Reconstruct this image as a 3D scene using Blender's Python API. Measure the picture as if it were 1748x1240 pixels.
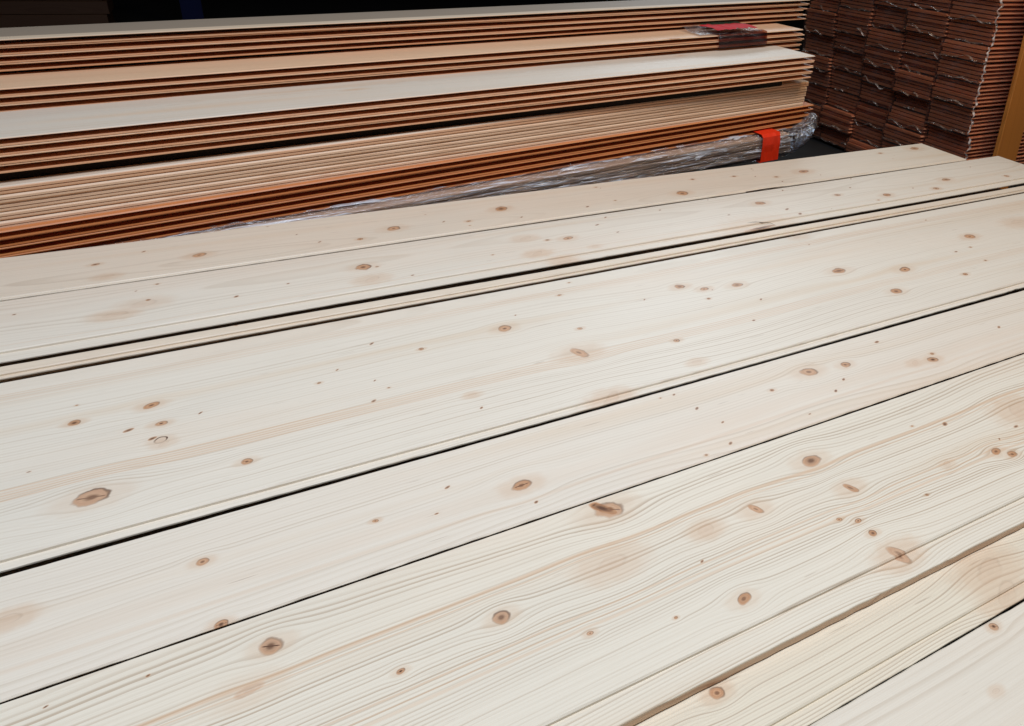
import bpy, bmesh, math, random
from mathutils import Matrix, Vector, noise

for _o in list(bpy.data.objects):
    bpy.data.objects.remove(_o, do_unlink=True)
SC = bpy.context.scene
COL = SC.collection
random.seed(11)

# ------------------------------------------------------------------ camera
cam_data = bpy.data.cameras.new('camera')
cam = bpy.data.objects.new('camera', cam_data)
COL.objects.link(cam)
Rm = Matrix(((0.87304193, 0.15703924, -0.46166705),
             (-0.48433058, 0.38943490, -0.78343114),
             (0.05675983, 0.90756770, 0.41605190)))
# the rows above are the camera's axes in the world (columns: right, up, back)
cam.matrix_world = Matrix.Translation((0, 0, 0.6)) @ Rm.to_4x4()
F_PX, CX, CY, WPX, HPX = 1254.94, 1113.97, 434.02, 1748.0, 1240.0
cam_data.sensor_fit = 'HORIZONTAL'
cam_data.sensor_width = 36.0
cam_data.lens = F_PX / WPX * 36.0
cam_data.shift_x = (WPX / 2 - CX) / WPX          # the photograph is an off-centre crop
cam_data.shift_y = (CY - HPX / 2) / WPX
cam_data.clip_start = 0.02
cam_data.clip_end = 60
SC.camera = cam

# ------------------------------------------------------------------ world, lamps, exposure
world = bpy.data.worlds.new('World')
SC.world = world
world.use_nodes = True
bgn = world.node_tree.nodes['Background']
bgn.inputs['Color'].default_value = (0.75, 0.85, 1.0, 1)
bgn.inputs['Strength'].default_value = 0.02


def area_lamp(name, loc, target, sx, sy, watts, color, spread=180):
    ld = bpy.data.lights.new(name, 'AREA')
    ld.shape = 'RECTANGLE'
    ld.size, ld.size_y = sx, sy
    ld.energy = watts
    ld.color = color
    ld.spread = math.radians(spread)
    o = bpy.data.objects.new(name, ld)
    COL.objects.link(o)
    o.location = loc
    o.rotation_euler = (Vector(target) - Vector(loc)).to_track_quat('-Z', 'Y').to_euler()
    return o


area_lamp('hall_ceiling_lamp', (0.0, 0.0, 3.1), (0.2, 0.85, 0.0), 1.9, 1.1, 51, (0.765, 0.86, 1.0), 120)
area_lamp('warm_fill_lamp', (1.9, 0.1, 3.0), (1.7, 1.5, 0.1), 0.8, 0.5, 13, (1.0, 0.74, 0.47), 120)  # unseen fill lamp added to warm the right end
area_lamp('far_sheen_lamp', (3.0, 4.5, 2.4), (0.6, 0.9, 0.0), 1.6, 0.9, 14, (0.72, 0.88, 1.0), 110)  # unseen lamp added for a cool sheen on the front planks
SC.view_settings.view_transform = 'Standard'
SC.view_settings.look = 'None'
SC.view_settings.exposure = 0.0
SC.view_settings.gamma = 1.0
SC.view_settings.use_curve_mapping = False


# ------------------------------------------------------------------ node helpers
class G:
    def __init__(self, tree):
        self.t = tree

    def n(self, kind, **props):
        nd = self.t.nodes.new(kind)
        for k, v in props.items():
            setattr(nd, k, v)
        return nd

    def put(self, sock, v):
        if hasattr(v, 'is_linked') or isinstance(v, bpy.types.NodeSocket):
            self.t.links.new(v, sock)
        else:
            sock.default_value = v

    def m(self, op, a, b=None, c=None, clamp=False):
        nd = self.n('ShaderNodeMath', operation=op, use_clamp=clamp)
        for i, v in enumerate((a, b, c)):
            if v is not None:
                self.put(nd.inputs[i], v)
        return nd.outputs[0]

    def sep(self, v):
        nd = self.n('ShaderNodeSeparateXYZ')
        self.put(nd.inputs[0], v)
        return nd.outputs

    def comb(self, x, y, z):
        nd = self.n('ShaderNodeCombineXYZ')
        for i, v in enumerate((x, y, z)):
            self.put(nd.inputs[i], v)
        return nd.outputs[0]

    def noise(self, vec, scale, detail=2.0, rough=0.5, dist=0.0):
        nd = self.n('ShaderNodeTexNoise')
        self.put(nd.inputs['Vector'], vec)
        nd.inputs['Scale'].default_value = scale
        nd.inputs['Detail'].default_value = detail
        nd.inputs['Roughness'].default_value = rough
        nd.inputs['Distortion'].default_value = dist
        return nd.outputs[0]

    def smooth(self, v, a, b, lo=0.0, hi=1.0):
        nd = self.n('ShaderNodeMapRange', interpolation_type='SMOOTHSTEP')
        self.put(nd.inputs['Value'], v)
        for k, x in (('From Min', a), ('From Max', b), ('To Min', lo), ('To Max', hi)):
            self.put(nd.inputs[k], x)
        return nd.outputs[0]

    def mix(self, f, a, b, blend='MIX'):
        nd = self.n('ShaderNodeMix', data_type='RGBA', blend_type=blend)
        self.put(nd.inputs[0], f)
        self.put(nd.inputs[6], a)
        self.put(nd.inputs[7], b)
        return nd.outputs[2]


def rgb(r, g, b):
    return (r, g, b, 1.0)


def new_mat(name):
    m = bpy.data.materials.new(name)
    m.use_nodes = True
    t = m.node_tree
    for nd in list(t.nodes):
        t.nodes.remove(nd)
    g = G(t)
    out = g.n('ShaderNodeOutputMaterial')
    return m, g, out


def knot_group():
    """one knot: bends the grain round itself and adds to the knot, halo, dark and ring masks"""
    t = bpy.data.node_groups.new('knot', 'ShaderNodeTree')
    for nm in ('X', 'Y', 'Wob', 'KX', 'KY', 'RX', 'RY', 'Cos', 'Sin', 'Strength', 'HaloStrength', 'Dark', 'Rim',
               'Bend', 'Crack', 'CoreR', 'PushIn', 'MaskIn', 'HaloIn', 'DarkIn', 'DistIn'):
        t.interface.new_socket(nm, in_out='INPUT', socket_type='NodeSocketFloat')
    for nm in ('Push', 'Mask', 'Halo', 'Darkness', 'Dist'):
        t.interface.new_socket(nm, in_out='OUTPUT', socket_type='NodeSocketFloat')
    g = G(t)
    gi = g.n('NodeGroupInput').outputs
    go = g.n('NodeGroupOutput').inputs
    dx = g.m('SUBTRACT', gi['X'], gi['KX'])
    dy = g.m('SUBTRACT', gi['Y'], gi['KY'])
    p = g.m('DIVIDE', g.m('ADD', g.m('MULTIPLY', dx, gi['Cos']), g.m('MULTIPLY', dy, gi['Sin'])), gi['RX'])
    q = g.m('DIVIDE', g.m('SUBTRACT', g.m('MULTIPLY', dy, gi['Cos']), g.m('MULTIPLY', dx, gi['Sin'])), gi['RY'])
    d2 = g.m('ADD', g.m('MULTIPLY', p, p), g.m('MULTIPLY', q, q))
    d0 = g.m('SQRT', d2)
    d = g.m('ADD', d0, g.m('MULTIPLY', gi['Wob'], g.smooth(d0, 0.0, 1.0)))
    mask = g.m('MULTIPLY', g.smooth(d, 0.74, 1.02, 1.0, 0.0), gi['Strength'])
    hx = g.m('DIVIDE', dx, g.m('MULTIPLY', gi['RX'], 1.75))
    hy = g.m('DIVIDE', dy, gi['RX'])
    hd = g.m('ADD', g.m('SQRT', g.m('ADD', g.m('MULTIPLY', hx, hx), g.m('MULTIPLY', hy, hy))), gi['Wob'])
    halo = g.m('MULTIPLY', g.smooth(hd, 0.7, 1.7, 1.0, 0.0), gi['HaloStrength'])
    core = g.m('MULTIPLY', g.smooth(d, 0.08, gi['CoreR'], 1.0, 0.0), gi['Dark'])
    lop = g.smooth(g.m('ADD', g.m('ADD', p, q), g.m('MULTIPLY', gi['Wob'], 2.0)), -0.9, 0.7, 0.25, 1.0)
    rim = g.m('MULTIPLY', g.m('MULTIPLY', g.smooth(g.m('ABSOLUTE', g.m('SUBTRACT', d, 0.86)), 0.02, 0.20, 1.0, 0.0), gi['Rim']), lop)
    crk = g.m('MULTIPLY', g.smooth(g.m('ABSOLUTE', g.m('ADD', q, g.m('MULTIPLY', p, 0.25))), 0.02, 0.12, 1.0, 0.0), g.smooth(d, 0.5, 0.85, 1.0, 0.0))
    core = g.m('MAXIMUM', core, g.m('MULTIPLY', crk, gi['Crack']))
    px = g.m('DIVIDE', dx, g.m('MULTIPLY', gi['RX'], 2.9))
    py = g.m('DIVIDE', dy, g.m('MULTIPLY', gi['RX'], 1.9))
    e = g.m('EXPONENT', g.m('MULTIPLY', g.m('ADD', g.m('MULTIPLY', px, px), g.m('MULTIPLY', py, py)), -1.0))
    push = g.m('MULTIPLY', g.m('MULTIPLY', dy, e), gi['Bend'])
    g.put(go['Push'], g.m('ADD', gi['PushIn'], push))
    g.put(go['Mask'], g.m('MAXIMUM', gi['MaskIn'], mask))
    g.put(go['Halo'], g.m('MAXIMUM', gi['HaloIn'], halo))
    g.put(go['Darkness'], g.m('MAXIMUM', gi['DarkIn'], g.m('MAXIMUM', core, rim)))
    g.put(go['Dist'], g.m('MINIMUM', gi['DistIn'], d))
    return t


KNOT = knot_group()
# kind: aspect along grain, angle, strength, halo, dark core, rim, bend
KINDS = {0: (1.15, 0.0, 0.88, 0.36, 0.80, 0.72, 0.95),   # sound brown knot
         1: (1.10, 0.0, 0.85, 0.40, 1.00, 0.80, 0.85),   # small dark knot
         2: (1.60, 0.3, 0.10, 0.40, 0.03, 0.12, 0.45),   # pale smear of grain round a knot below
         3: (1.60, 0.4, 0.75, 0.05, 0.95, 0.00, 0.15),   # black speck
         4: (7.00, 0.06, 0.70, 0.25, 0.95, 0.00, 0.3),   # long crack
         5: (1.15, 0.5, 0.22, 0.40, 0.00, 1.25, 0.70),   # loose knot in its ring
         6: (2.10, -1.05, 0.80, 0.40, 0.55, 0.35, 0.85),  # spike knot lying across the grain
         7: (2.60, 0.12, 0.42, 0.25, 0.05, 0.00, 0.20),  # orange resin streak
         8: (2.40, -0.85, 1.00, 0.10, 1.00, 0.00, 0.0)}  # split in a knot


def wood(name, knots=(), pale=(0.80, 0.71, 0.575), late=(0.55, 0.435, 0.315), ring=0.0042, contrast=0.5,
         y0=0.0, z0=-0.05, seed=0.0, strong=0.35, rnd=False, cells=False, rough=0.50, spec=0.45, blotch=0.5,
         bands=(), grey_y=None, edge=None):
    m, g, out = new_mat(name)
    tc = g.n('ShaderNodeTexCoord').outputs['Object']
    x, y, z = g.sep(tc)[:3]
    if rnd:
        r = g.n('ShaderNodeObjectInfo').outputs['Random']
        xs = g.m('ADD', x, g.m('MULTIPLY', r, 37.0))
        sd = g.m('MULTIPLY_ADD', r, 91.0, seed)
        yoff = g.m('MULTIPLY_ADD', g.m('FRACT', g.m('MULTIPLY', r, 7.31)), 0.16, -0.08 - y0)
    else:
        r = None
        xs, sd, yoff = g.m('ADD', x, seed * 3.1), seed, -y0
    wob = g.m('MULTIPLY', g.m('SUBTRACT', g.noise(g.comb(g.m('MULTIPLY', xs, 70.0), g.m('MULTIPLY', y, 70.0), sd), 1.0, 2.0), 0.5), 0.75)
    push, mask, halo, dark, dist = 0.0, 0.0, 0.0, 0.0, 9.0
    for i, (kx, ky, r_mm, kind) in enumerate(knots):
        asp, ang, st, hl, dk, rim, bend = KINDS[kind]
        rr = random.Random(int(kx * 3331) * 101 + int(ky * 9973))
        ang += rr.uniform(-0.35, 0.35) if kind in (0, 1, 2, 3) else 0.0
        asp *= rr.uniform(0.85, 1.35) if kind in (0, 1, 2, 3) else 1.0
        R = r_mm / 1000.0 * 0.88
        nd = g.n('ShaderNodeGroup')
        nd.node_tree = KNOT
        for k, v in (('X', x), ('Y', y), ('Wob', wob), ('KX', kx), ('KY', ky), ('RX', R * asp ** 0.5), ('RY', R / asp ** 0.5 * 0.95),
                     ('Cos', math.cos(ang)), ('Sin', math.sin(ang)), ('Strength', st * rr.uniform(0.75, 1.0)), ('HaloStrength', hl * rr.uniform(0.6, 1.0)),
                     ('Dark', dk * rr.uniform(0.7, 1.0)), ('Rim', rim * rr.uniform(0.6, 1.0)), ('Bend', bend), ('Crack', rr.uniform(0.5, 1.0) if kind in (0, 1) and rr.random() < 0.3 else 0.0),
                     ('CoreR', 0.95 if kind in (3, 4, 8) else rr.uniform(0.3, 0.75)), ('PushIn', push), ('MaskIn', mask), ('HaloIn', halo),
                     ('DarkIn', dark), ('DistIn', dist)):
            g.put(nd.inputs[k], v)
        push, mask, halo, dark, dist = nd.outputs[:5]
    if cells:                                   # scattered knots for the boards in the stacks
        vo = g.n('ShaderNodeTexVoronoi', feature='F1')
        g.put(vo.inputs['Vector'], g.comb(g.m('MULTIPLY', xs, 4.2), g.m('MULTIPLY', y, 11.0), g.m('ADD', g.m('MULTIPLY', z, 11.0), sd)))
        vo.inputs['Scale'].default_value = 1.0
        size = g.m('MULTIPLY_ADD', g.sep(vo.outputs['Color'])[0], 0.19, -0.075)
        dd = g.m('SUBTRACT', vo.outputs['Distance'], size)
        mask = g.smooth(dd, -0.01, 0.02, 0.8, 0.0)
        halo = g.smooth(dd, -0.02, 0.12, 0.5, 0.0)
        dark = g.smooth(dd, -0.10, 0.0, 0.45, 0.0)
        dist = g.m('MULTIPLY', vo.outputs['Distance'], 8.0)
    # growth rings: cylinders round a pith line that wanders along the board
    n1 = g.noise(g.comb(g.m('MULTIPLY', xs, 1.3), sd, 0.0), 1.0, 1.0)
    n2 = g.noise(g.comb(g.m('MULTIPLY', xs, 1.6), g.m('ADD', sd, 9.0), 4.0), 1.0, 1.0)
    n3 = g.noise(g.comb(g.m('MULTIPLY', xs, 7.0), g.m('MULTIPLY', y, 26.0), g.m('MULTIPLY', z, 26.0)), 1.0, 2.0)
    yy = g.m('ADD', g.m('SUBTRACT', y, push), yoff)
    yy = g.m('ADD', yy, g.m('MULTIPLY', g.m('SUBTRACT', n1, 0.5), 0.075))
    zz = g.m('ADD', g.m('SUBTRACT', z, z0), g.m('MULTIPLY', g.m('SUBTRACT', n2, 0.5), 0.05))
    rad = g.m('SQRT', g.m('ADD', g.m('MULTIPLY', yy, yy), g.m('MULTIPLY', zz, zz)))
    rad = g.m('ADD', rad, g.m('MULTIPLY', g.m('SUBTRACT', n3, 0.5), 0.0020))
    ph = g.m('DIVIDE', rad, ring)
    fr = g.m('FRACT', ph)
    lw = g.m('MULTIPLY', g.smooth(fr, 0.35, 0.88), g.smooth(fr, 0.90, 1.0, 1.0, 0.0))
    idn = g.noise(g.comb(g.m('MULTIPLY', g.m('FLOOR', ph), 3.37), sd, 0.5), 1.0, 0.0)      # each ring its own strength
    wide = g.noise(g.comb(g.m('MULTIPLY', xs, 0.9), g.m('MULTIPLY', y, 14.0), sd), 1.0, 2.0)
    amt = g.m('MULTIPLY', lw, g.m('ADD', g.smooth(idn, 0.30, 0.75, 0.18, 1.0), g.m('MULTIPLY', g.smooth(idn, 0.58, 0.72), strong)))
    amt = g.m('MULTIPLY', amt, g.smooth(wide, 0.25, 0.7, 0.35, 1.15))
    amt = g.m('MULTIPLY', amt, contrast, clamp=True)
    col = g.mix(amt, rgb(*pale), rgb(*late))
    # warm heartwood bands and greyer sapwood patches
    b1 = g.noise(g.comb(g.m('MULTIPLY', xs, 0.7), g.m('MULTIPLY', g.m('SUBTRACT', y, push), 20.0), g.m('ADD', sd, 3.0)), 1.0, 2.0)
    col = g.mix(g.smooth(b1, 0.55, 0.80, 0.0, blotch), col, rgb(min(0.8, late[0] * 1.28), late[1] * 1.18, late[2] * 1.05))
    b2 = g.noise(g.comb(g.m('MULTIPLY', xs, 2.2), g.m('MULTIPLY', y, 7.0), g.m('ADD', sd, 13.0)), 1.0, 3.0)
    col = g.mix(g.smooth(b2, 0.45, 0.75, 0.0, 0.22), col, rgb(pale[0] * 0.80, pale[1] * 0.82, pale[2] * 0.84))
    b3 = g.noise(g.comb(g.m('MULTIPLY', xs, 1.1), g.m('MULTIPLY', y, 4.0), g.m('ADD', sd, 31.0)), 1.0, 4.0, 0.6)
    col = g.mix(g.smooth(b3, 0.46, 0.70, 0.0, 0.34), col, rgb(pale[0] * 0.98, pale[1] * 0.85, pale[2] * 0.77))
    for (by, bw, bs) in bands:                   # single orange heart streaks that run along the board
        dyb = g.m('ABSOLUTE', g.m('ADD', g.m('SUBTRACT', g.m('SUBTRACT', y, g.m('MULTIPLY', push, 0.35)), by), g.m('MULTIPLY', g.m('SUBTRACT', n1, 0.5), 0.02)))
        col = g.mix(g.m('MULTIPLY', g.smooth(dyb, bw * 0.3, bw, 1.0, 0.0), g.smooth(wide, 0.3, 0.6, bs * 0.5, bs)), col, rgb(0.66, 0.42, 0.25))
    if edge is not None:                         # shade of edges and grooves put into the colour: darker orange below the face
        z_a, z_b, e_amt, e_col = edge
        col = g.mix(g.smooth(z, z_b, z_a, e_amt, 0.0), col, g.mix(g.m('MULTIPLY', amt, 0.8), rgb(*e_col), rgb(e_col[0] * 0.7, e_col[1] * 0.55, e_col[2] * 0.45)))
    # short dark resin dashes and fibre
    fib = g.noise(g.comb(g.m('MULTIPLY', xs, 9.0), g.m('MULTIPLY', y, 900.0), g.m('MULTIPLY', z, 900.0)), 1.0, 2.0)
    col = g.mix(g.smooth(fib, 0.35, 0.75, 0.0, 0.16), col, rgb(pale[0] * 0.62, pale[1] * 0.55, pale[2] * 0.47))
    dash = g.noise(g.comb(g.m('MULTIPLY', xs, 22.0), g.m('MULTIPLY', y, 420.0), g.m('ADD', sd, g.m('MULTIPLY', z, 420.0))), 1.0, 0.0)
    col = g.mix(g.smooth(dash, 0.80, 0.88, 0.0, 0.35), col, rgb(0.30, 0.20, 0.13))
    # knots
    kr = g.m('MULTIPLY_ADD', g.m('SINE', g.m('MULTIPLY', g.m('ADD', dist, g.m('MULTIPLY', fib, 0.25)), 15.0)), 0.3, 0.5)
    kcol = g.mix(kr, rgb(0.44, 0.180, 0.070), rgb(0.63, 0.335, 0.165))
    col = g.mix(halo, col, rgb(0.62, 0.37, 0.20))
    col = g.mix(mask, col, kcol)
    col = g.mix(dark, col, rgb(0.085, 0.032, 0.014))
    if grey_y is not None:                        # greyer board with a paler strip along its front edge
        gz = g.m('ADD', y, g.m('MULTIPLY', g.m('SUBTRACT', b2, 0.5), 0.02))
        col = g.mix(g.smooth(gz, grey_y, grey_y + 0.012, 0.0, 0.86), col, rgb(0.155, 0.145, 0.13))
    if r is not None:
        hue = g.m('FRACT', g.m('MULTIPLY', r, 17.7))
        col = g.mix(g.m('MULTIPLY', hue, 0.30), col, rgb(late[0] * 1.05, late[1] * 0.98, late[2] * 0.9))
    hgt = fib                                    # (kept free of the knot field: bump evaluates it three times)
    bp = g.n('ShaderNodeBump')
    bp.inputs['Strength'].default_value = 0.28
    bp.inputs['Distance'].default_value = 0.0006
    g.put(bp.inputs['Height'], hgt)
    b = g.n('ShaderNodeBsdfPrincipled')
    g.put(b.inputs['Base Color'], col)
    g.put(b.inputs['Roughness'], g.m('MULTIPLY_ADD', b2, 0.16, rough - 0.08))
    b.inputs['Specular IOR Level'].default_value = spec
    g.put(b.inputs['Normal'], bp.outputs[0])
    g.put(out.inputs[0], b.outputs[0])
    return m


def plain(name, color, rough=0.6, spec=0.4, metallic=0.0, nscale=30.0, namt=0.25, bump=0.0):
    m, g, out = new_mat(name)
    tc = g.n('ShaderNodeTexCoord').outputs['Object']
    nz = g.noise(tc, nscale, 4.0, 0.6)
    b = g.n('ShaderNodeBsdfPrincipled')
    g.put(b.inputs['Base Color'], g.mix(g.smooth(nz, 0.3, 0.75, 0.0, namt), rgb(*color), rgb(*[c * 0.45 for c in color])))
    b.inputs['Roughness'].default_value = rough
    b.inputs['Specular IOR Level'].default_value = spec
    b.inputs['Metallic'].default_value = metallic
    if bump:
        bp = g.n('ShaderNodeBump')
        bp.inputs['Strength'].default_value = bump
        bp.inputs['Distance'].default_value = 0.002
        g.put(bp.inputs['Height'], nz)
        g.put(b.inputs['Normal'], bp.outputs[0])
    g.put(out.inputs[0], b.outputs[0])
    return m


def film(name, haze=0.10, tint=(0.9, 0.92, 0.96), gloss=0.16, scale=(10.0, 60.0, 60.0), bump=0.9, milk=(0.82, 0.84, 0.88), edge=(0.42, 0.72), base=0.35):
    """clear stretch film: mostly see-through, with crinkled highlights and a little milky haze"""
    m, g, out = new_mat(name)
    tc = g.n('ShaderNodeTexCoord').outputs['Object']
    x, y, z = g.sep(tc)[:3]
    v = g.comb(g.m('MULTIPLY', x, scale[0]), g.m('MULTIPLY', y, scale[1]), g.m('MULTIPLY', z, scale[2]))
    nz = g.noise(v, 1.0, 5.0, 0.65, 0.8)
    bp = g.n('ShaderNodeBump')
    bp.inputs['Strength'].default_value = bump
    bp.inputs['Distance'].default_value = 0.01
    g.put(bp.inputs['Height'], nz)
    tr = g.n('ShaderNodeBsdfTransparent')
    tr.inputs[0].default_value = rgb(*tint)
    gl = g.n('ShaderNodeBsdfGlossy')
    gl.inputs['Roughness'].default_value = 0.10
    g.put(gl.inputs['Normal'], bp.outputs[0])
    df = g.n('ShaderNodeBsdfDiffuse')
    df.inputs[0].default_value = rgb(*milk)
    m1 = g.n('ShaderNodeMixShader')
    g.put(m1.inputs[0], g.smooth(nz, edge[0], edge[1], haze * base, haze * 2.2))
    g.put(m1.inputs[1], tr.outputs[0])
    g.put(m1.inputs[2], df.outputs[0])
    m2 = g.n('ShaderNodeMixShader')
    fr = g.n('ShaderNodeFresnel')
    fr.inputs[0].default_value = 1.45
    g.put(m2.inputs[0], g.m('ADD', g.m('MULTIPLY', fr.outputs[0], 0.6), gloss * 0.5, clamp=True))
    g.put(m2.inputs[1], m1.outputs[0])
    g.put(m2.inputs[2], gl.outputs[0])
    g.put(out.inputs[0], m2.outputs[0])
    return m


# ------------------------------------------------------------------ object helpers
def link(name, me, parent=None, loc=None, mat=None):
    o = bpy.data.objects.new(name, me)
    COL.objects.link(o)
    if mat is not None and me is not None and not me.materials:
        me.materials.append(mat)
    if parent is not None:
        o.parent = parent
    if loc is not None:
        o.location = loc
    return o


def tag(o, label, cat, group=None):
    o['label'] = label
    o['category'] = cat
    if group:
        o['group'] = group
    return o


def struct(o):
    o['kind'] = 'structure'
    return o


def profile(W, T, near='square', far='square', lip=0.02, step=0.0045, ch=0.0009):
    """cross-section (y, z) of a board, top at z = 0; near is the -y side"""
    def side(kind, w):
        # from top chamfer down to bottom, for the +y side at y = w
        if kind == 'lip':
            return [(w - ch, 0), (w, -ch), (w, -step), (w + lip - 0.0006, -step), (w + lip, -step - 0.0006), (w + lip, -T + 0.0008), (w + lip - 0.0008, -T)]
        if kind == 'tonguelip':                  # thin lip with a hollow below it
            lt = 0.0022
            return [(w - ch, 0), (w, -ch), (w, -step), (w + lip - 0.0005, -step), (w + lip, -step - 0.0005), (w + lip, -step - lt), (w - 0.006, -step - lt - 0.0006), (w - 0.006, -T)]
        if kind == 'under':                      # square edge hollowed below
            return [(w - ch, 0), (w, -ch), (w, -0.0022), (w - 0.012, -0.0030), (w - 0.012, -T)]
        if kind == 'vedge':                      # plain edges that leave a thin V line between boards
            v = 0.0030
            return [(w - v, 0), (w, -v), (w, -0.46 * T), (w - 0.005, -0.48 * T), (w - 0.005, -0.56 * T), (w, -0.58 * T), (w, -T + v), (w - v, -T)]
        if kind in ('groove', 'shallow'):
            a, b, dp = -0.15 * T, -0.82 * T, 0.045 if kind == 'groove' else 0.022
            return [(w - ch, 0), (w, -ch), (w, a), (w - dp, a - 0.0004), (w - dp, b + 0.0004), (w, b), (w, -T + 0.0006), (w - 0.0006, -T)]
        if kind == 'tongue':
            a, b, tl = -0.30 * T, -0.70 * T, 0.006
            return [(w - ch, 0), (w, -ch), (w, a), (w + tl, a - 0.0005), (w + tl, b + 0.0005), (w, b), (w, -T + 0.0006), (w - 0.0006, -T)]
        return [(w - ch, 0), (w, -ch), (w, -T + 0.0008), (w - 0.0008, -T)]
    right = side(far, W / 2)
    left = [(-yy, zz) for yy, zz in side(near, W / 2)]
    return right + left[::-1]


def extrude(prof, L, segs=1, bow=0.0, lift=0.0, seed=0.0, x0=0.0, chips=0.0):
    me = bpy.data.meshes.new('board')
    n = len(prof)
    ymin, ymax = min(p[0] for p in prof), max(p[0] for p in prof)
    vs, fs = [], []
    for i in range(segs + 1):
        x = x0 + L * i / segs
        dy = bow * noise.noise((x * 1.1, seed * 5.3, 0.2)) * 2
        dz = lift * noise.noise((x * 1.3, seed * 3.7, 7.1)) * 2
        if chips:
            ce = [chips * (0.35 * noise.noise((x * 55, seed + k, 1)) + max(0.0, noise.noise((x * 11, seed * 2 + k * 5, 3)) - 0.42) * 9.0 * abs(noise.noise((x * 90, k, 5)))) for k in (0, 1, 2, 3)]
            for yy, zz in prof:
                far_side = yy > 0
                outer = (yy > ymax - 0.0011) if far_side else (yy < ymin + 0.0011)
                topc = zz > -0.0012
                c = (ce[0] if far_side else ce[1]) if outer else ((ce[2] if far_side else ce[3]) * 0.6 if topc else 0.0)
                vs.append((x, yy + dy - (c if far_side else -c), zz + dz - (0.4 * abs(c) if topc else 0)))
        else:
            vs += [(x, yy + dy, zz + dz) for yy, zz in prof]
    for i in range(segs):
        for j in range(n):
            a, b = i * n + j, i * n + (j + 1) % n
            fs.append((a, b, b + n, a + n))
    fs.append(tuple(range(n))[::-1])
    fs.append(tuple(segs * n + j for j in range(n)))
    me.from_pydata(vs, [], fs)
    bm = bmesh.new()
    bm.from_mesh(me)
    bmesh.ops.recalc_face_normals(bm, faces=bm.faces)
    bm.to_mesh(me)
    bm.free()
    return me


def mesh_from(name, vs, fs, mat=None, smooth=False):
    me = bpy.data.meshes.new(name)
    me.from_pydata(vs, [], fs)
    bm = bmesh.new()
    bm.from_mesh(me)
    bmesh.ops.recalc_face_normals(bm, faces=bm.faces)
    bm.to_mesh(me)
    bm.free()
    if mat:
        me.materials.append(mat)
    if smooth:
        for p in me.polygons:
            p.use_smooth = True
    return me


def box_mesh(name, sx, sy, sz, bev=0.003, mat=None, base=False):
    bm = bmesh.new()
    bmesh.ops.create_cube(bm, size=1.0)
    for v in bm.verts:
        v.co = Vector((v.co.x * sx, v.co.y * sy, (v.co.z + (0.5 if base else 0.0)) * sz))
    if bev:
        bmesh.ops.bevel(bm, geom=bm.edges[:], offset=bev, segments=2, affect='EDGES')
    me = bpy.data.meshes.new(name)
    bm.to_mesh(me)
    bm.free()
    if mat:
        me.materials.append(mat)
    return me


def ribbon(name, pts, width_vecs, mat, thick=0.0):
    """a crinkled strip of film along pts"""
    vs, fs = [], []
    for p, w in zip(pts, width_vecs):
        vs += [tuple(p), tuple(Vector(p) + Vector(w) * 0.5 + Vector((random.uniform(-1, 1), random.uniform(-1, 1), random.uniform(-1, 1))) * 0.0015), tuple(Vector(p) + Vector(w))]
    for i in range(len(pts) - 1):
        a = i * 3
        fs += [(a, a + 1, a + 4, a + 3), (a + 1, a + 2, a + 5, a + 4)]
    return mesh_from(name, vs, fs, mat, True)


# ------------------------------------------------------------------ the setting
FLOOR_Z = -0.26
M_FLOOR = plain('dark_concrete', (0.022, 0.020, 0.019), 0.85, 0.2, 0, 6.0, 0.5, 0.3)
M_WALL = plain('dark_cladding', (0.012, 0.011, 0.012), 0.9, 0.1, 0, 3.0, 0.4)
fl = link('floor', mesh_from('floor', [(-8, -5, 0), (10, -5, 0), (10, 9, 0), (-8, 9, 0)], [(0, 1, 2, 3)], M_FLOOR), loc=(0, 0, FLOOR_Z))
struct(fl)
wl = link('back_wall', box_mesh('back_wall', 18, 0.2, 4.2, 0, M_WALL, True), loc=(1, 8.0, FLOOR_Z))
struct(wl)

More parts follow.
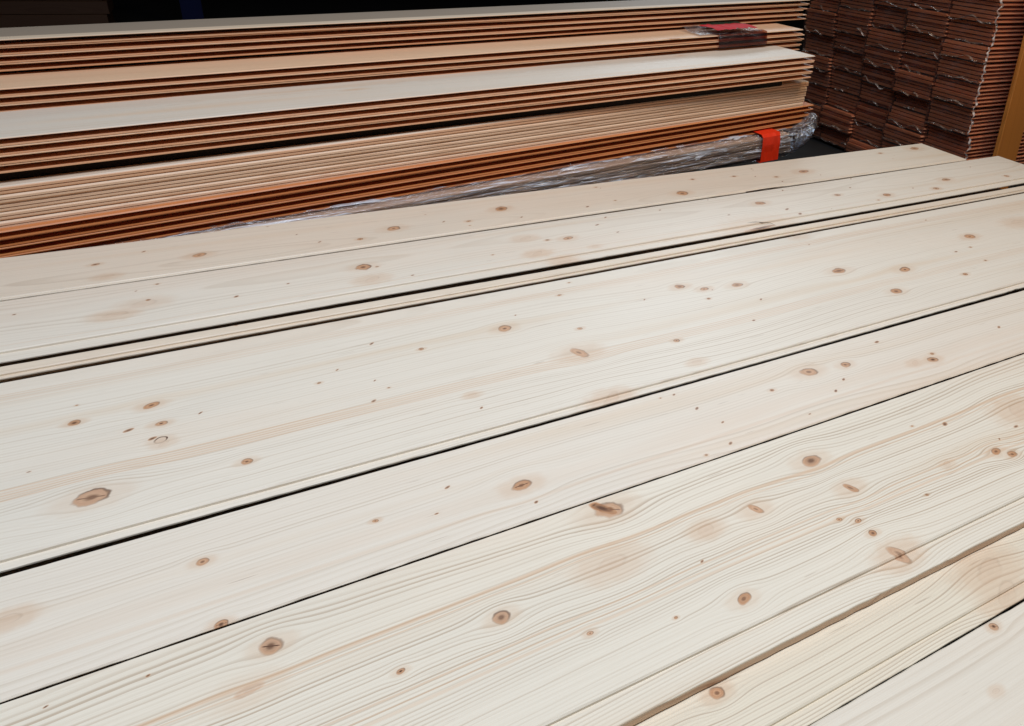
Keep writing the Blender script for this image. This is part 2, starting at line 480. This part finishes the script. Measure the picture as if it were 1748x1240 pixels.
# ------------------------------------------------------------------ foreground pile
T = 0.0154
FG = {  # y near edge of the face, y far edge, near side, lip width, z, x end, ring, pith offset y/z, contrast, strong
    'P1': dict(y0=1.374, y1=1.545, near='tonguelip', lip=0.0050, step=0.0016, z=0.0040, xe=1.866, ring=0.0040, py=-0.05, pz=-0.06, con=0.5,
               label='farthest pale plank of the front pile, along the banded stack, with a square cut end'),
    'P2': dict(y0=1.188, y1=1.3585, near='tonguelip', lip=0.0235, step=0.0045, z=0.0015, xe=1.995, ring=0.0046, py=0.02, pz=-0.09, con=0.36,
               label='second plank from the back of the front pile, its end reaching farthest right'),
    'P3': dict(y0=1.1215, y1=1.1420, near='tonguelip', lip=0.0065, step=0.004, z=-0.0012, xe=2.06, ring=0.003, py=0.3, pz=-0.2, con=0.5,
               label='narrow pale batten between two dark gaps in the front pile'),
    'P4': dict(y0=0.7465, y1=1.0965, near='tonguelip', lip=0.0112, step=0.0048, z=-0.0042, xe=2.08, ring=0.0046, py=0.16, pz=-0.12, con=0.5,
               label='widest pale plank with a loose ringed knot, in the middle of the front pile'),
    'P5': dict(y0=0.5755, y1=0.7235, near='under', lip=0, step=0, z=-0.0085, xe=2.04, ring=0.0042, py=-0.12, pz=-0.11, con=0.42,
               label='smooth pale plank just in front of the wide dark gap, faint grain'),
    'P6': dict(y0=0.3600, y1=0.5720, near='lip', lip=0.0255, step=0.0045, z=-0.0095, xe=2.07, ring=0.0034, py=0.15, pz=-0.1, con=0.95,
               label='pale plank with strong arched grain and a split dark knot at its edge'),
    'P7': dict(y0=0.2830, y1=0.4380, near='tonguelip', lip=0.0137, step=0.004, z=-0.0265, xe=2.03, ring=0.0030, py=0.22, pz=-0.07, con=0.9,
               label='lower narrow-showing plank tucked under the strongly grained plank, fine straight grain'),
    'P8': dict(y0=0.0300, y1=0.2660, near='square', lip=0, step=0, z=-0.0295, xe=2.05, ring=0.0070, py=0.02, pz=-0.07, con=0.4,
               label='nearest plank, in the bottom right corner of the photo, almost plain'),
}
KNOTS = {
    'P1':[(-0.102,1.437,12.4,0),(-0.258,1.458,6.4,1),(-0.237,1.398,9.8,2),(-0.189,1.488,3.9,3),(0.237,1.436,15.1,0),(0.168,1.406,6.1,1),(0.097,1.42,3.7,3),(0.47,1.463,15.8,0),(0.337,1.435,3.8,3),(0.385,1.419,5.1,1),(0.495,1.402,3.8,3),(0.653,1.409,5.3,3),(0.904,1.411,17.0,0),(0.983,1.492,6.0,1),(1.1,1.475,6.2,1),(1.306,1.444,16.2,0),(1.206,1.433,6.3,1),(1.65,1.503,7.4,1),(1.796,1.506,17.4,0)],
    'P2':[(0.152,1.277,15.8,0),(0.158,1.222,13.1,2),(0.463,1.293,11.9,2),(0.501,1.269,4.7,1),(0.543,1.262,10.7,0),(0.577,1.205,8.2,2),(0.46,1.216,11.4,2),(0.498,1.172,12.3,2),(0.628,1.305,5.0,3),(0.652,1.254,3.7,3),(0.224,1.212,3.3,3),(1.044,1.287,14.0,0),(1.082,1.232,7.0,3),(1.092,1.197,6.9,3),(1.266,1.265,9.0,0),(1.39,1.22,12.4,0),(1.557,1.21,9.9,1),(1.644,1.253,13.7,0),(1.843,1.213,9.1,1),(-0.214,1.247,13.4,2),(-0.178,1.27,18.1,2),(-0.05,1.242,4.4,3),(0.028,1.259,3.3,3),(-0.344,1.303,3.5,3),(0.961,1.169,20.8,4)],
    'P4':[(-0.155,0.966,9.1,0),(-0.234,0.963,7.4,1),(-0.176,0.921,5.3,3),(-0.143,0.92,7.1,1),(-0.142,0.885,8.0,5),(-0.151,0.892,4.5,3),(-0.139,0.876,6.0,2),(-0.055,0.802,7.2,0),(-0.202,0.808,18.0,0),(0.064,0.956,2.7,3),(0.181,0.964,4.6,1),(0.096,0.862,4.2,3),(0.312,0.972,12.3,0),(0.39,0.861,14.3,6),(0.42,0.925,4.7,1),(0.433,1.042,4.1,1),(0.561,0.97,3.0,3),(0.643,0.988,10.5,0),(0.679,0.963,8.4,0),(0.744,0.953,10.8,0),(0.964,0.925,15.2,0),(1.093,0.878,13.4,0),(1.005,0.816,13.6,0),(1.366,0.947,14.1,0),(1.266,0.9,5.3,3),(1.192,0.815,6.2,1),(0.543,0.831,6.5,1),(0.54,0.766,8.0,2),(0.216,0.822,5.8,2),(0.383,0.738,14.7,2),(0.996,1.09,11.4,2),(1.556,0.961,23.0,2)],
    'P5':[(-0.1,0.662,6.4,0),(0.059,0.645,3.5,1),(0.216,0.63,12.1,0),(0.222,0.598,3.5,3),(-0.086,0.577,6.0,1),(-0.251,0.663,10.4,2),(0.479,0.669,4.1,3),(0.494,0.629,3.2,3),(0.479,0.589,3.9,3),(0.679,0.675,14.4,0),(0.744,0.667,9.3,0),(0.883,0.621,9.8,1),(0.849,0.625,7.7,2),(0.839,0.697,5.0,3),(0.714,0.638,3.6,3),(1.074,0.647,4.4,3)],
    'P6':[(-0.049,0.534,11.5,0),(-0.067,0.498,10.0,7),(-0.14,0.549,2.0,3),(0.29,0.553,17.9,0),(0.284,0.558,14.0,8),(0.278,0.566,5.0,3),(0.552,0.519,13.9,0),(0.14,0.473,9.9,0),(0.26,0.484,15.6,2),(0.44,0.482,8.5,6),(0.563,0.461,9.0,6),(0.768,0.498,5.2,3),(0.357,0.389,8.9,0),(0.345,0.446,2.6,3),(0.536,0.396,5.7,0),(0.534,0.417,5.0,1),(0.541,0.362,12.7,6),(0.207,0.421,3.6,1),(0.784,0.429,8.6,0),(0.799,0.416,7.8,0),(0.855,0.452,4.5,3),(0.372,0.48,10.9,2),(0.705,0.44,6.5,2),(0.894,0.475,20.6,2)],
    'P7':[(0.285,0.326,8.4,0),(0.621,0.307,19.1,2),(0.614,0.28,16.0,2),(0.278,0.348,4.8,1)],
    'P8':[(0.566,0.26,5.6,1),(0.51,0.214,3.9,2)],
}
BANDS = {'P1': [(0.45, 0, 0)], 'P4': [(1.062, 0.0016, 0.5), (1.057, 0.0022, 0.6), (1.050, 0.0045, 0.4), (1.043, 0.0014, 0.5), (0.838, 0.0016, 0.55), (0.8425, 0.0012, 0.5), (0.847, 0.0014, 0.6), (0.8515, 0.0012, 0.5), (0.857, 0.0018, 0.55), (0.846, 0.014, 0.15)], 'P6': [(0.505, 0.0035, 0.6), (0.498, 0.0012, 0.5), (0.425, 0.0025, 0.5), (0.431, 0.0012, 0.5), (0.440, 0.0016, 0.5)], 'P5': [(0.628, 0.016, 0.14), (0.606, 0.004, 0.25)], 'P2': [(1.205, 0.002, 0.3)]}
TONES = [(0.79, 0.68, 0.54), (0.80, 0.71, 0.585), (0.80, 0.67, 0.52), (0.805, 0.72, 0.595), (0.80, 0.705, 0.58), (0.81, 0.72, 0.58), (0.80, 0.70, 0.54), (0.79, 0.70, 0.57)]
GRP = 'boards of the front pile'
XS = -0.62
for i, (k, d) in enumerate(FG.items()):
    sc = (0.6 - d['z']) / (0.6108 if k in ('P7', 'P8') else 0.6)     # measured on one level; the boards lie at slightly different heights
    d['y0'], d['y1'], d['xe'] = d['y0'] * sc, d['y1'] * sc, d['xe'] * sc
    W = d['y1'] - d['y0']
    yc = (d['y0'] + d['y1']) / 2
    kn = [(kx * sc - XS, ky * sc - yc, r, t) for kx, ky, r, t in KNOTS.get(k, [])]
    kr = random.Random(50 + i)                   # the many small pin knots and flecks
    for _q in range({'P1': 16, 'P2': 18, 'P4': 22, 'P5': 16, 'P6': 12}.get(k, 3)):
        kn.append((kr.uniform(0.2, 2.5), kr.uniform(-0.46, 0.46) * W, kr.uniform(1.6, 4.2), kr.choice((1, 1, 3, 3, 3))))
    bands = [(by * sc - yc, bw, bs) for by, bw, bs in BANDS.get(k, []) if bs > 0]
    # one wood along the whole board; each stretch of it only evaluates the knots within reach
    mats, NCH, LL = [], 7, d['xe'] - XS
    for q in range(NCH):
        a, bq = LL * q / NCH - 0.02, LL * (q + 1) / NCH + 0.02
        near_kn = [kk for kk in kn if a - 9.5 * kk[2] / 1000 * (2 if kk[3] == 4 else 1) < kk[0] < bq + 9.5 * kk[2] / 1000 * (2 if kk[3] == 4 else 1)]
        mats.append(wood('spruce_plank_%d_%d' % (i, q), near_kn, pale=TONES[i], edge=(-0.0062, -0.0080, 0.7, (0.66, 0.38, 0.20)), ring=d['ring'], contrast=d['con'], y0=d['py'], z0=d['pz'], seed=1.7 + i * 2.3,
                         strong=0.55 if k in ('P6', 'P7', 'P4') else 0.3, bands=bands))
    me = extrude(profile(W, T, d['near'], 'square', d['lip'], d['step'], ch=0.0015), d['xe'] - XS, 364, 0.0013, 0.0007, i + 0.37, chips=0.0017)
    for mt in mats:
        me.materials.append(mt)
    for pl in me.polygons:
        pl.material_index = min(NCH - 1, max(0, int(pl.center.x / LL * NCH)))
    o = link('plank' if k != 'P3' else 'batten', me, None, (XS, yc, d['z']))
    tag(o, d['label'], 'plank' if k != 'P3' else 'batten', GRP)
# the layer below, seen only as depth in the gaps
M_UNDER = wood('spruce_under', rnd=True, cells=True)
for i, (k, d) in enumerate(FG.items()):
    a, bq = d['y0'] + 0.001, d['y1'] - 0.001 if k != 'P7' else d['y0'] + 0.05
    me = extrude(profile(bq - a, T), 2.5, 1)
    o = link('plank', me, None, (XS, (a + bq) / 2, -0.0520), M_UNDER)
    tag(o, 'plank of the layer under the front pile, hidden but for its edge in the gap', 'plank', 'boards under the front pile')
for x in (-0.35, 0.75, 1.75):
    o = link('bearer', box_mesh('bearer', 0.09, 1.5, 0.1920, 0.003, M_UNDER, True), None, (x, 0.79, FLOOR_Z))
    tag(o, 'thick timber bearer on the floor under the front pile', 'timber', 'bearers under the front pile')

# splinters lifting from the edges
M_SPL = plain('torn_wood', (0.05, 0.025, 0.014), 0.8, 0.2, 0, 200.0, 0.6)


def splinter(pts, w, par=None):
    vs, fs = [], []
    n = len(pts)
    for i, p in enumerate(pts):
        t = i / (n - 1)
        ww = w * (1.0 - t) ** 0.7 + 0.0002
        p = Vector(p)
        vs += [tuple(p + Vector((0, -ww / 2, 0))), tuple(p + Vector((0, ww / 2, 0))), tuple(p + Vector((0, 0, ww * 0.5)))]
    for i in range(n - 1):
        a = i * 3
        for j in range(3):
            b = (j + 1) % 3
            fs.append((a + j, a + b, a + 3 + b, a + 3 + j))
    return mesh_from('splinter', vs, fs, M_SPL)


SPL = [([(0.930, 1.196, -0.0006), (0.960, 1.190, 0.0009), (0.990, 1.176, -0.0001), (1.000, 1.162, -0.0041)], 0.0028,
        'dark bent splinter torn up at the plank edge beside the dark gap'),
       ([(1.055, 1.360, 0.0009), (1.12, 1.3605, 0.0019), (1.17, 1.357, 0.0029), (1.195, 1.349, -0.0006)], 0.0028,
        'long dark splinter along the joint of the two back planks'),
       ([(1.850, 1.365, 0.0009), (1.862, 1.374, 0.0064), (1.885, 1.368, 0.0084), (1.905, 1.345, -0.0001)], 0.0028,
        'dark splinter curling at the corner of the cut plank end')]
for pts, w, lab in SPL:
    o = link('splinter', splinter(pts, w), None, None)
    tag(o, lab, 'splinter')

# ------------------------------------------------------------------ banded stack behind
S = 0.6
AX = Vector((0.99923994, 0.01333778, 0.03662843))
AY = Vector((-0.01334673, 0.99991093, 0.0))
AZ = Vector((-0.03662517, -0.00048887, 0.99932895))
FRAME = Matrix.Translation(Vector((-0.667, 2.6, 0.0)) * S) @ Matrix((AX, AY, AZ)).transposed().to_4x4()
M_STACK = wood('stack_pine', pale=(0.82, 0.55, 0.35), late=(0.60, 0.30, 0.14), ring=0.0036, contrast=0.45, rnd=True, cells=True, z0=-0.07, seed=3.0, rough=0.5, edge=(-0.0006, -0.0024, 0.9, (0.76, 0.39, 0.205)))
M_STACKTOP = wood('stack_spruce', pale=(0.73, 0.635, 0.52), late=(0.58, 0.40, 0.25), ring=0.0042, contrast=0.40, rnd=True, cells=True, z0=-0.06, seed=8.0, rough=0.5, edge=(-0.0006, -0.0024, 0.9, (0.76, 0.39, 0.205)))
M_ORANGE = wood('stack_orange_pine', pale=(0.64, 0.25, 0.085), late=(0.44, 0.13, 0.035), ring=0.0036, contrast=0.5, rnd=True, cells=True, z0=-0.07, seed=21.0, rough=0.45)
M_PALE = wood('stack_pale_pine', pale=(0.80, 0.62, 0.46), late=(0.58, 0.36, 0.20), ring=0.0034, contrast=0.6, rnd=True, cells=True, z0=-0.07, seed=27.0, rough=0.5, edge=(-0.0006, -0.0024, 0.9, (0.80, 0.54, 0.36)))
M_GREY = wood('grey_spruce', pale=(0.74, 0.62, 0.47), late=(0.52, 0.36, 0.22), contrast=0.4, rnd=True, cells=True, z0=-0.06, seed=14.0, rough=0.6, grey_y=-0.053, edge=(-0.0006, -0.0024, 0.9, (0.76, 0.39, 0.205)))
TS = 0.0257
ORD = ['top', 'second', 'third', 'fourth', 'fifth']
# c of the front face at left and right, z of the top, boards, profile, ends s, width, name, material
LAYERS = [
    (0.600, 0.610, 0.513, 4, 'groove', (3.508, 3.500, 3.470, 3.495), 0.27, 'topmost tier of the banded stack, farthest back'),
    (0.385, 0.400, 0.397, 4, 'groove', (3.301, 3.309, 3.297, 3.289), 0.30, 'second tier of the banded stack, the one with red tape'),
    (0.050, 0.110, 0.325, 4, 'groove', (3.140, 3.134, 3.129, 3.122), 0.335, 'broad middle tier of the banded stack, above a black gap'),
    (0.030, 0.165, 0.190, 5, 'vedge', (3.165, 3.157, 3.157, 3.152, 3.145), 0.31, 'finely lined tier under the black gap of the stack'),
    (0.000, 0.160, 0.068, 4, 'shallow', (3.215, 3.200, 3.195, 3.184), 0.31, 'lowest orange tier of the stack, on the film wrapped bundle'),
]
for li, (cl, cr, zt, nb, kind, ends, W, desc) in enumerate(LAYERS):
    yaw = math.atan2(cr - cl, 3.1)
    s0 = -0.75
    for b in range(nb):
        L = (ends[b] - s0) * S
        near = kind
        me = extrude(profile(W * S, TS * S - 0.0004, near, 'square', ch=0.0022 if b == 0 else 0.0007), L, 24, 0.0007, 0.0005, li * 7.1 + b * 1.9)
        top_board = (b == 0)
        jit = random.uniform(-0.0016, 0.0016) * (0.4 if b == 0 else 1)
        lo = Matrix.Translation(((s0) * S, (cl + (s0) * math.tan(yaw)) * S + W * S / 2 + jit, (zt - b * TS) * S)) @ Matrix.Rotation(yaw + random.uniform(-0.0006, 0.0006), 4, 'Z')
        o = link('plank', me, None, None, M_ORANGE if li == 4 else M_PALE if (li == 3 and not top_board) else M_GREY if (top_board and li == 0) else M_STACKTOP if (top_board and li in (2, 3)) else M_STACK)
        o.matrix_world = FRAME @ lo
        tag(o, '%s plank, %s' % ('bottom' if b == nb - 1 else ORD[b], desc), 'plank', 'boards of the banded stack')

# dark strips added as painted shade between tiers, and bearers to the floor
M_DARKWOOD = plain('old_timber', (0.10, 0.065, 0.04), 0.85, 0.2, 0, 25.0, 0.5)


M_GAP_SHADE = plain('gap_shade_black', (0.020, 0.014, 0.011), 0.9, 0.1, 0, 30.0, 0.4)
for (cl, cr, z0, z1, lab) in ((0.050, 0.110, 0.190, 0.325 - 4 * TS, 'long dark strip added as shade in the black gap of the stack'),
                              (0.600, 0.610, 0.397, 0.513 - 4 * TS, 'long dark strip added as shade under the topmost tier of the stack')):
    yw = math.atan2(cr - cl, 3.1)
    o = link('gap_shade', box_mesh('gap_shade', 3.7 * S, 0.06, (z1 - z0) * S - 0.0008, 0.001, M_GAP_SHADE, True))
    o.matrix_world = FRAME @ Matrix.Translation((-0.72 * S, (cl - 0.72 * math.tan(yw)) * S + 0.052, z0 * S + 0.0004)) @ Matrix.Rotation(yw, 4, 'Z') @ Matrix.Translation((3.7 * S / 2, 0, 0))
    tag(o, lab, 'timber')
for s in (-0.5, 0.9, 2.3):
    o = link('bearer', box_mesh('bearer', 0.08, 0.17, 0.17 * 0 + 0.42 + 0.02 * s - 0.005, 0.002, M_DARKWOOD, True), None, (-0.4 + s * S, 1.90, FLOOR_Z))
    tag(o, 'dark timber block under the back of the banded stack', 'timber', 'blocks under the banded stack')

# ------------------------------------------------------------------ film wrapped bundle at the foot of the stack
M_FILM = film('stretch_film', 0.34, gloss=0.22, scale=(6.0, 70.0, 130.0), bump=1.0, edge=(0.52, 0.62), base=0.10)  # white streaks paint glints into the milky film
M_FILM_END = film('film_end', 0.12, tint=(0.72, 0.76, 0.86), gloss=0.35, scale=(40.0, 40.0, 40.0))
M_TAPE = plain('orange_red_tape', (0.86, 0.035, 0.006), 0.4, 0.5, 0, 60.0, 0.15)
M_BUND = wood('bundle_pine', pale=(0.62, 0.42, 0.28), late=(0.40, 0.22, 0.12), ring=0.0036, contrast=0.5, rnd=True, cells=True, seed=5.0)
bw = bpy.data.objects.new('wrapped_bundle', None)
COL.objects.link(bw)
yaw6 = math.atan2(0.16, 3.1)
W6, ZT6, NB6 = 0.30, -0.042, 4
SE = 3.03
bw.matrix_world = FRAME @ Matrix.Translation((-0.2 * S, (-0.045 - 0.2 * math.tan(yaw6)) * S + W6 * S / 2, ZT6 * S)) @ Matrix.Rotation(yaw6, 4, 'Z')
tag(bw, 'film wrapped bundle of boards with orange tape, behind the front pile', 'board bundle')
L6 = (SE + 0.2) * S
for b in range(NB6):
    me = extrude(profile(W6 * S, TS * S - 0.0006, 'vedge', 'square'), L6 + random.uniform(-0.01, 0.01), 12, 0.001, 0.0005, 40 + b)
    link('board', me, bw, (0, random.uniform(-0.0015, 0.0015), -b * TS * S), M_BUND)


def film_sleeve(L, W, Hh, seed, nx=150, amp=0.003, off=0.003, ny=10, nz=12):
    """a loose film sleeve round a bundle: top at z = off, front at y = -W/2 - off"""
    ring_pts = []
    for j in range(ny):
        ring_pts.append((W / 2 - W * j / ny, off * 0.6, (0, 1)))
    for j in range(nz):
        ring_pts.append((-W / 2 - off, -Hh * j / nz, (-1, 0)))
    for j in range(ny):
        ring_pts.append((-W / 2 + W * j / ny, -Hh - off, (0, -1)))
    for j in range(nz):
        ring_pts.append((W / 2 + off, -Hh + Hh * j / nz, (1, 0)))
    n = len(ring_pts)
    vs, fs = [], []
    for i in range(nx + 1):
        x = L * i / nx
        for (y, z, nn) in ring_pts:
            d = amp * (noise.noise((x * 9 + seed, y * 60, z * 90)) + 0.6 * noise.noise((x * 34 + seed, y * 110, z * 150))) + amp * 0.9
            vs.append((x, y + nn[0] * d, z + nn[1] * d))
    for i in range(nx):
        for j in range(n):
            a, b2 = i * n + j, i * n + (j + 1) % n
            fs.append((a, b2, b2 + n, a + n))
    return vs, fs, n


vs, fs, _n = film_sleeve(L6 + 0.006, W6 * S, NB6 * TS * S, 3.3, nx=300, amp=0.0055, nz=14)
link('film', mesh_from('film', vs, fs, M_FILM), bw)
# the gathered end of the film: narrows and lifts beyond the board ends
vs, fs = [], []
NR, NL = 28, 12
Hh = NB6 * TS * S
for i in range(NL + 1):
    t = i / NL
    for j in range(NR):
        a = 2 * math.pi * j / NR
        ry = (W6 * S / 2 + 0.004) * (1 - t) ** 0.8 + 0.022
        rz = (Hh / 2 + 0.004) * (1 - 0.45 * t) + 0.004 * t
        cy, sy_ = math.cos(a), math.sin(a)
        sq = lambda q: math.copysign(abs(q) ** 0.5, q)
        yy, zz = ry * sq(cy), rz * sq(sy_)
        w = 1 + 0.22 * t * noise.noise((t * 4, cy * 3, sy_ * 3))
        vs.append((L6 + 0.004 + 0.105 * t, yy * w - 0.5 * W6 * S * 0.75 * t, -Hh / 2 + zz * w + 0.050 * t ** 1.6))
for i in range(NL):
    for j in range(NR):
        fs.append((i * NR + j, i * NR + (j + 1) % NR, (i + 1) * NR + (j + 1) % NR, (i + 1) * NR + j))
link('film_end', mesh_from('film_end', vs, fs, M_FILM_END, True), bw)
# tape band
vs, fs = [], []
xt0, xt1 = L6 - 0.115, L6 - 0.048
Q = 0.0125
loop = [(W6 * S / 2 + Q, -Hh - Q), (W6 * S / 2 + Q, Q), (0, Q), (-W6 * S / 2 - 0.006, Q), (-W6 * S / 2 - Q, 0.004), (-W6 * S / 2 - Q - 0.001, -Hh * 0.33),
        (-W6 * S / 2 - Q, -Hh * 0.66), (-W6 * S / 2 - Q, -Hh - 0.008), (0, -Hh - Q)]
for i in range(9):
    x = xt0 + (xt1 - xt0) * i / 8
    for j, (y, z) in enumerate(loop):
        e = 0.0018 * noise.noise((x * 60, j * 1.7, 2.0))
        vs.append((x + 0.004 * noise.noise((j * 2.1, 5, i // 8)), y - e, z + e))
n = len(loop)
for i in range(8):
    for j in range(n):
        fs.append((i * n + j, i * n + (j + 1) % n, (i + 1) * n + (j + 1) % n, (i + 1) * n + j))
link('tape', mesh_from('tape', vs, fs, M_TAPE), bw)['label'] = 'orange red tape round the film'

# red tape with film laid over the second tier
M_RED = plain('red_tape', (0.55, 0.008, 0.012), 0.7, 0.2, 0, 80.0, 0.35, 0.6)
M_GREEN = plain('dark_green_film', (0.006, 0.03, 0.018), 0.35, 0.5)
M_BROWN = film('brown_film', 0.01, tint=(0.40, 0.16, 0.09), gloss=0.05, scale=(30, 30, 30))
rt = bpy.data.objects.new('tape_band', None)
COL.objects.link(rt)
rt.matrix_world = FRAME @ Matrix.Translation((2.70 * S, 0.395 * S, 0.397 * S))
tag(rt, 'red tape and crumpled film lying over the second tier near its right end', 'tape')


def sheet(name, x0, x1, path, mat, amp, nx=18, sk=0.0):
    vs, fs = [], []
    for i in range(nx + 1):
        t = i / nx
        for j, (y, z) in enumerate(path):
            e = amp * noise.noise((t * 7 + len(name), j * 0.9, 3.0))
            vs.append((x0 + (x1 - x0) * t + sk * j, y + e, z + abs(e)))
    n = len(path)
    for i in range(nx):
        for j in range(n - 1):
            fs.append((i * n + j, i * n + j + 1, (i + 1) * n + j + 1, (i + 1) * n + j))
    return link(name, mesh_from(name, vs, fs, mat, True), rt)


sheet('tape', 0.02, 0.165, [(0.075, 0.0185), (0.05, 0.0195), (0.025, 0.018), (0.003, 0.014)], M_RED, 0.009, sk=0.006)
sheet('film', -0.02, 0.205, [(0.115, 0.012), (0.095, 0.014), (0.075, 0.006), (0.05, 0.005), (0.02, 0.004), (0.004, 0.004)], M_FILM_END, 0.006)
sheet('film_flap', 0.04, 0.215, [(0.02, 0.006), (-0.002, 0.004), (-0.0045, -0.012), (-0.006, -0.028), (-0.004, -0.036)], M_BROWN, 0.003)
sheet('film_flap', 0.06, 0.20, [(0.13, 0.016), (0.115, 0.013), (0.10, 0.012)], M_GREEN, 0.003)

# ------------------------------------------------------------------ wrapped pile seen from its ends, at the right
TR, WR, NBR = 0.0226 * S, 0.306 * S, 6
XR = 3.7 * S
Y0R = 2.74 * S
M_PILE = wood('pile_pine', pale=(0.86, 0.36, 0.19), late=(0.60, 0.20, 0.09), ring=0.0034, contrast=0.5, rnd=True, seed=2.0, rough=0.6)
M_FILM_P = film('pile_film', 0.02, tint=(0.88, 0.80, 0.74), gloss=0.04, scale=(40.0, 25.0, 60.0), bump=0.7)
M_FOLD = film('film_fold', 0.75, tint=(0.85, 0.80, 0.74), gloss=0.05, scale=(50.0, 50.0, 50.0), milk=(0.86, 0.72, 0.62))
LP = 1.3
board_me = [extrude(profile(WR - 0.006, TR * 0.72, 'tongue', 'square', ch=0.0012), LP, 1) for _ in range(1)][0]
board_me.materials.append(M_PILE)
rows_txt = ['lowest', 'second lowest', 'third lowest', 'fourth from the floor', 'fifth from the floor', 'sixth from the floor', 'seventh from the floor', 'eighth from the floor', 'ninth from the floor', 'tenth from the floor', 'eleventh from the floor']
cols_txt = ['front column by the post', 'second column from the post', 'third column from the post', 'fourth column from the post', 'farthest column']
film_me = {}
for nb in (4, 5, 6, 7):
    for v in range(2):
        vs, fs, n = film_sleeve(LP, WR - 0.004, nb * TR - 0.001, 11.0 + v * 3 + nb, nx=10, amp=0.0014, off=0.0008, ny=5, nz=6)
        fs.append(tuple(range(n)))                   # the film closes over the board ends
        vs = [(-0.0095 if x == 0 else x, y, z) for x, y, z in vs]
        film_me[nb, v] = mesh_from('film', vs, fs, M_FILM_P)
PILE_TOP = FLOOR_Z + 0.012 + 54 * TR + 9 * 0.0022
for c in range(5):
    zt = FLOOR_Z + 0.012
    r = 0
    while zt < PILE_TOP - 0.02:
        NBR = random.choice((4, 5, 5, 6, 6, 7))
        zt += NBR * TR + 0.0022
        e = bpy.data.objects.new('board_bundle', None)
        COL.objects.link(e)
        off = random.uniform(-0.016, 0.012)
        e.matrix_world = Matrix.Translation((XR + off, Y0R + WR * (c + 0.5) + random.uniform(-0.002, 0.002), zt)) @ Matrix.Rotation(random.uniform(-0.006, 0.006), 4, 'Z')
        tag(e, 'film wrapped bundle of dark board ends, %s, %s' % (rows_txt[min(r, 10)], cols_txt[c]), 'board bundle', 'wrapped bundles of the pile at the right')
        r += 1
        for q in range(NBR):
            link('board', board_me, e, (random.uniform(-0.007, 0.006), random.uniform(-0.0022, 0.0022), -q * TR))
        link('film', film_me[NBR, random.randrange(2)], e)
        # the crumpled welded edge of the film hangs across the end
        pts, wv = [], []
        k0 = random.uniform(0, 50)
        full = random.random()
        ya, yb = (-WR * 0.48, WR * 0.48) if full > 0.45 else (random.uniform(-0.5, -0.1) * WR, random.uniform(0.1, 0.48) * WR)
        N = 22
        for i in range(N + 1):
            t = i / N
            yy = ya + (yb - ya) * t
            zz = -NBR * TR * (0.92 - 0.45 * abs(noise.noise((t * 1.8 + k0, 1, 1)))) + 0.026 * noise.noise((t * 2.6 + k0, 2, 2))
            pts.append((-0.005 - 0.004 * abs(noise.noise((t * 6 + k0, 3, 3))), yy, zz))
            wv.append(Vector((-0.004 - 0.003 * noise.noise((t * 5 + k0, 4, 4)), 0.001, -0.0075 * (0.45 + abs(noise.noise((t * 7 + k0, 5, 5)))))))
        link('film_fold', ribbon('film_fold', pts, wv, M_FOLD), e)
        if c == 0:                                   # torn film along the open corner
            pts, wv = [], []
            for i in range(17):
                t = i / 16
                pts.append((-0.004 + 0.012 * noise.noise((t * 5 + k0, 6, 1)), -WR / 2 - 0.006 + 0.006 * noise.noise((t * 6 + k0, 7, 1)), -NBR * TR * t))
                wv.append(Vector((0.010 * noise.noise((t * 4 + k0, 8, 2)) + 0.004, -0.004 + 0.006 * noise.noise((t * 5 + k0, 9, 2)), 0.003)))
            link('film_fold', ribbon('film_fold', pts, wv, M_FOLD), e)
o = link('pallet', box_mesh('pallet', LP - 0.1, 5 * WR, 0.011, 0.001, M_DARKWOOD, True), None, (XR + LP / 2, Y0R + 2.5 * WR, FLOOR_Z))
tag(o, 'dark low board base on the floor under the wrapped pile', 'pallet')

# ------------------------------------------------------------------ post at the right, blue upright in the dark
M_POST = wood('post_timber', pale=(0.66, 0.24, 0.045), late=(0.44, 0.13, 0.02), ring=0.004, contrast=0.5, seed=6.0, y0=0.2)
post_me = extrude(profile(0.115, 0.016, ch=0.002), 1.6, 4, 0.001, 0.001, 3.3)
o = link('post', post_me, None, None, M_POST)
# local x up, local y along the world x, local z towards the viewer side
o.matrix_world = Matrix.Translation((3.805 * S + 0.0575, 2.60 * S, FLOOR_Z)) @ Matrix(((0, 1, 0), (0, 0, -1), (1, 0, 0))).to_4x4()
tag(o, 'orange brown upright timber post at the right edge beside the wrapped pile', 'post')
M_BLUE = plain('blue_paint', (0.006, 0.012, 0.075), 0.6, 0.2, 0, 8.0, 0.4)
pv = [(-0.06, -0.03), (0.06, -0.03), (0.06, 0.03), (0.045, 0.03), (0.045, -0.018), (-0.045, -0.018), (-0.045, 0.03), (-0.06, 0.03)]
vs = [(a, b, z) for z in (0, 2.6) for a, b in pv]
fs = [(i, (i + 1) % 8, 8 + (i + 1) % 8, 8 + i) for i in range(8)] + [tuple(range(8)), tuple(range(8, 16))]
o = link('rack_upright', mesh_from('rack_upright', vs, fs, M_BLUE), None, (-0.16, 5.85, FLOOR_Z))
tag(o, 'blue steel rack upright in the dark behind the stack', 'rack upright')

# dim pack of dark timber far behind, left of the blue upright
M_DIM = wood('dim_timber', pale=(0.11, 0.055, 0.03), late=(0.07, 0.03, 0.015), rnd=True, seed=4.0)
tp = bpy.data.objects.new('timber_pack', None)
COL.objects.link(tp)
tp.location = (-2.2, 5.7, FLOOR_Z)
tag(tp, 'dim pack of dark brown timbers in the shadow behind the stack', 'timber pack')
beam = extrude(profile(0.30, 0.072, ch=0.004), 1.62, 1)
beam.materials.append(M_DIM)
for r in range(9):
    link('timber', beam, tp, (random.uniform(-0.02, 0.02), 0, 0.075 * (r + 1)))
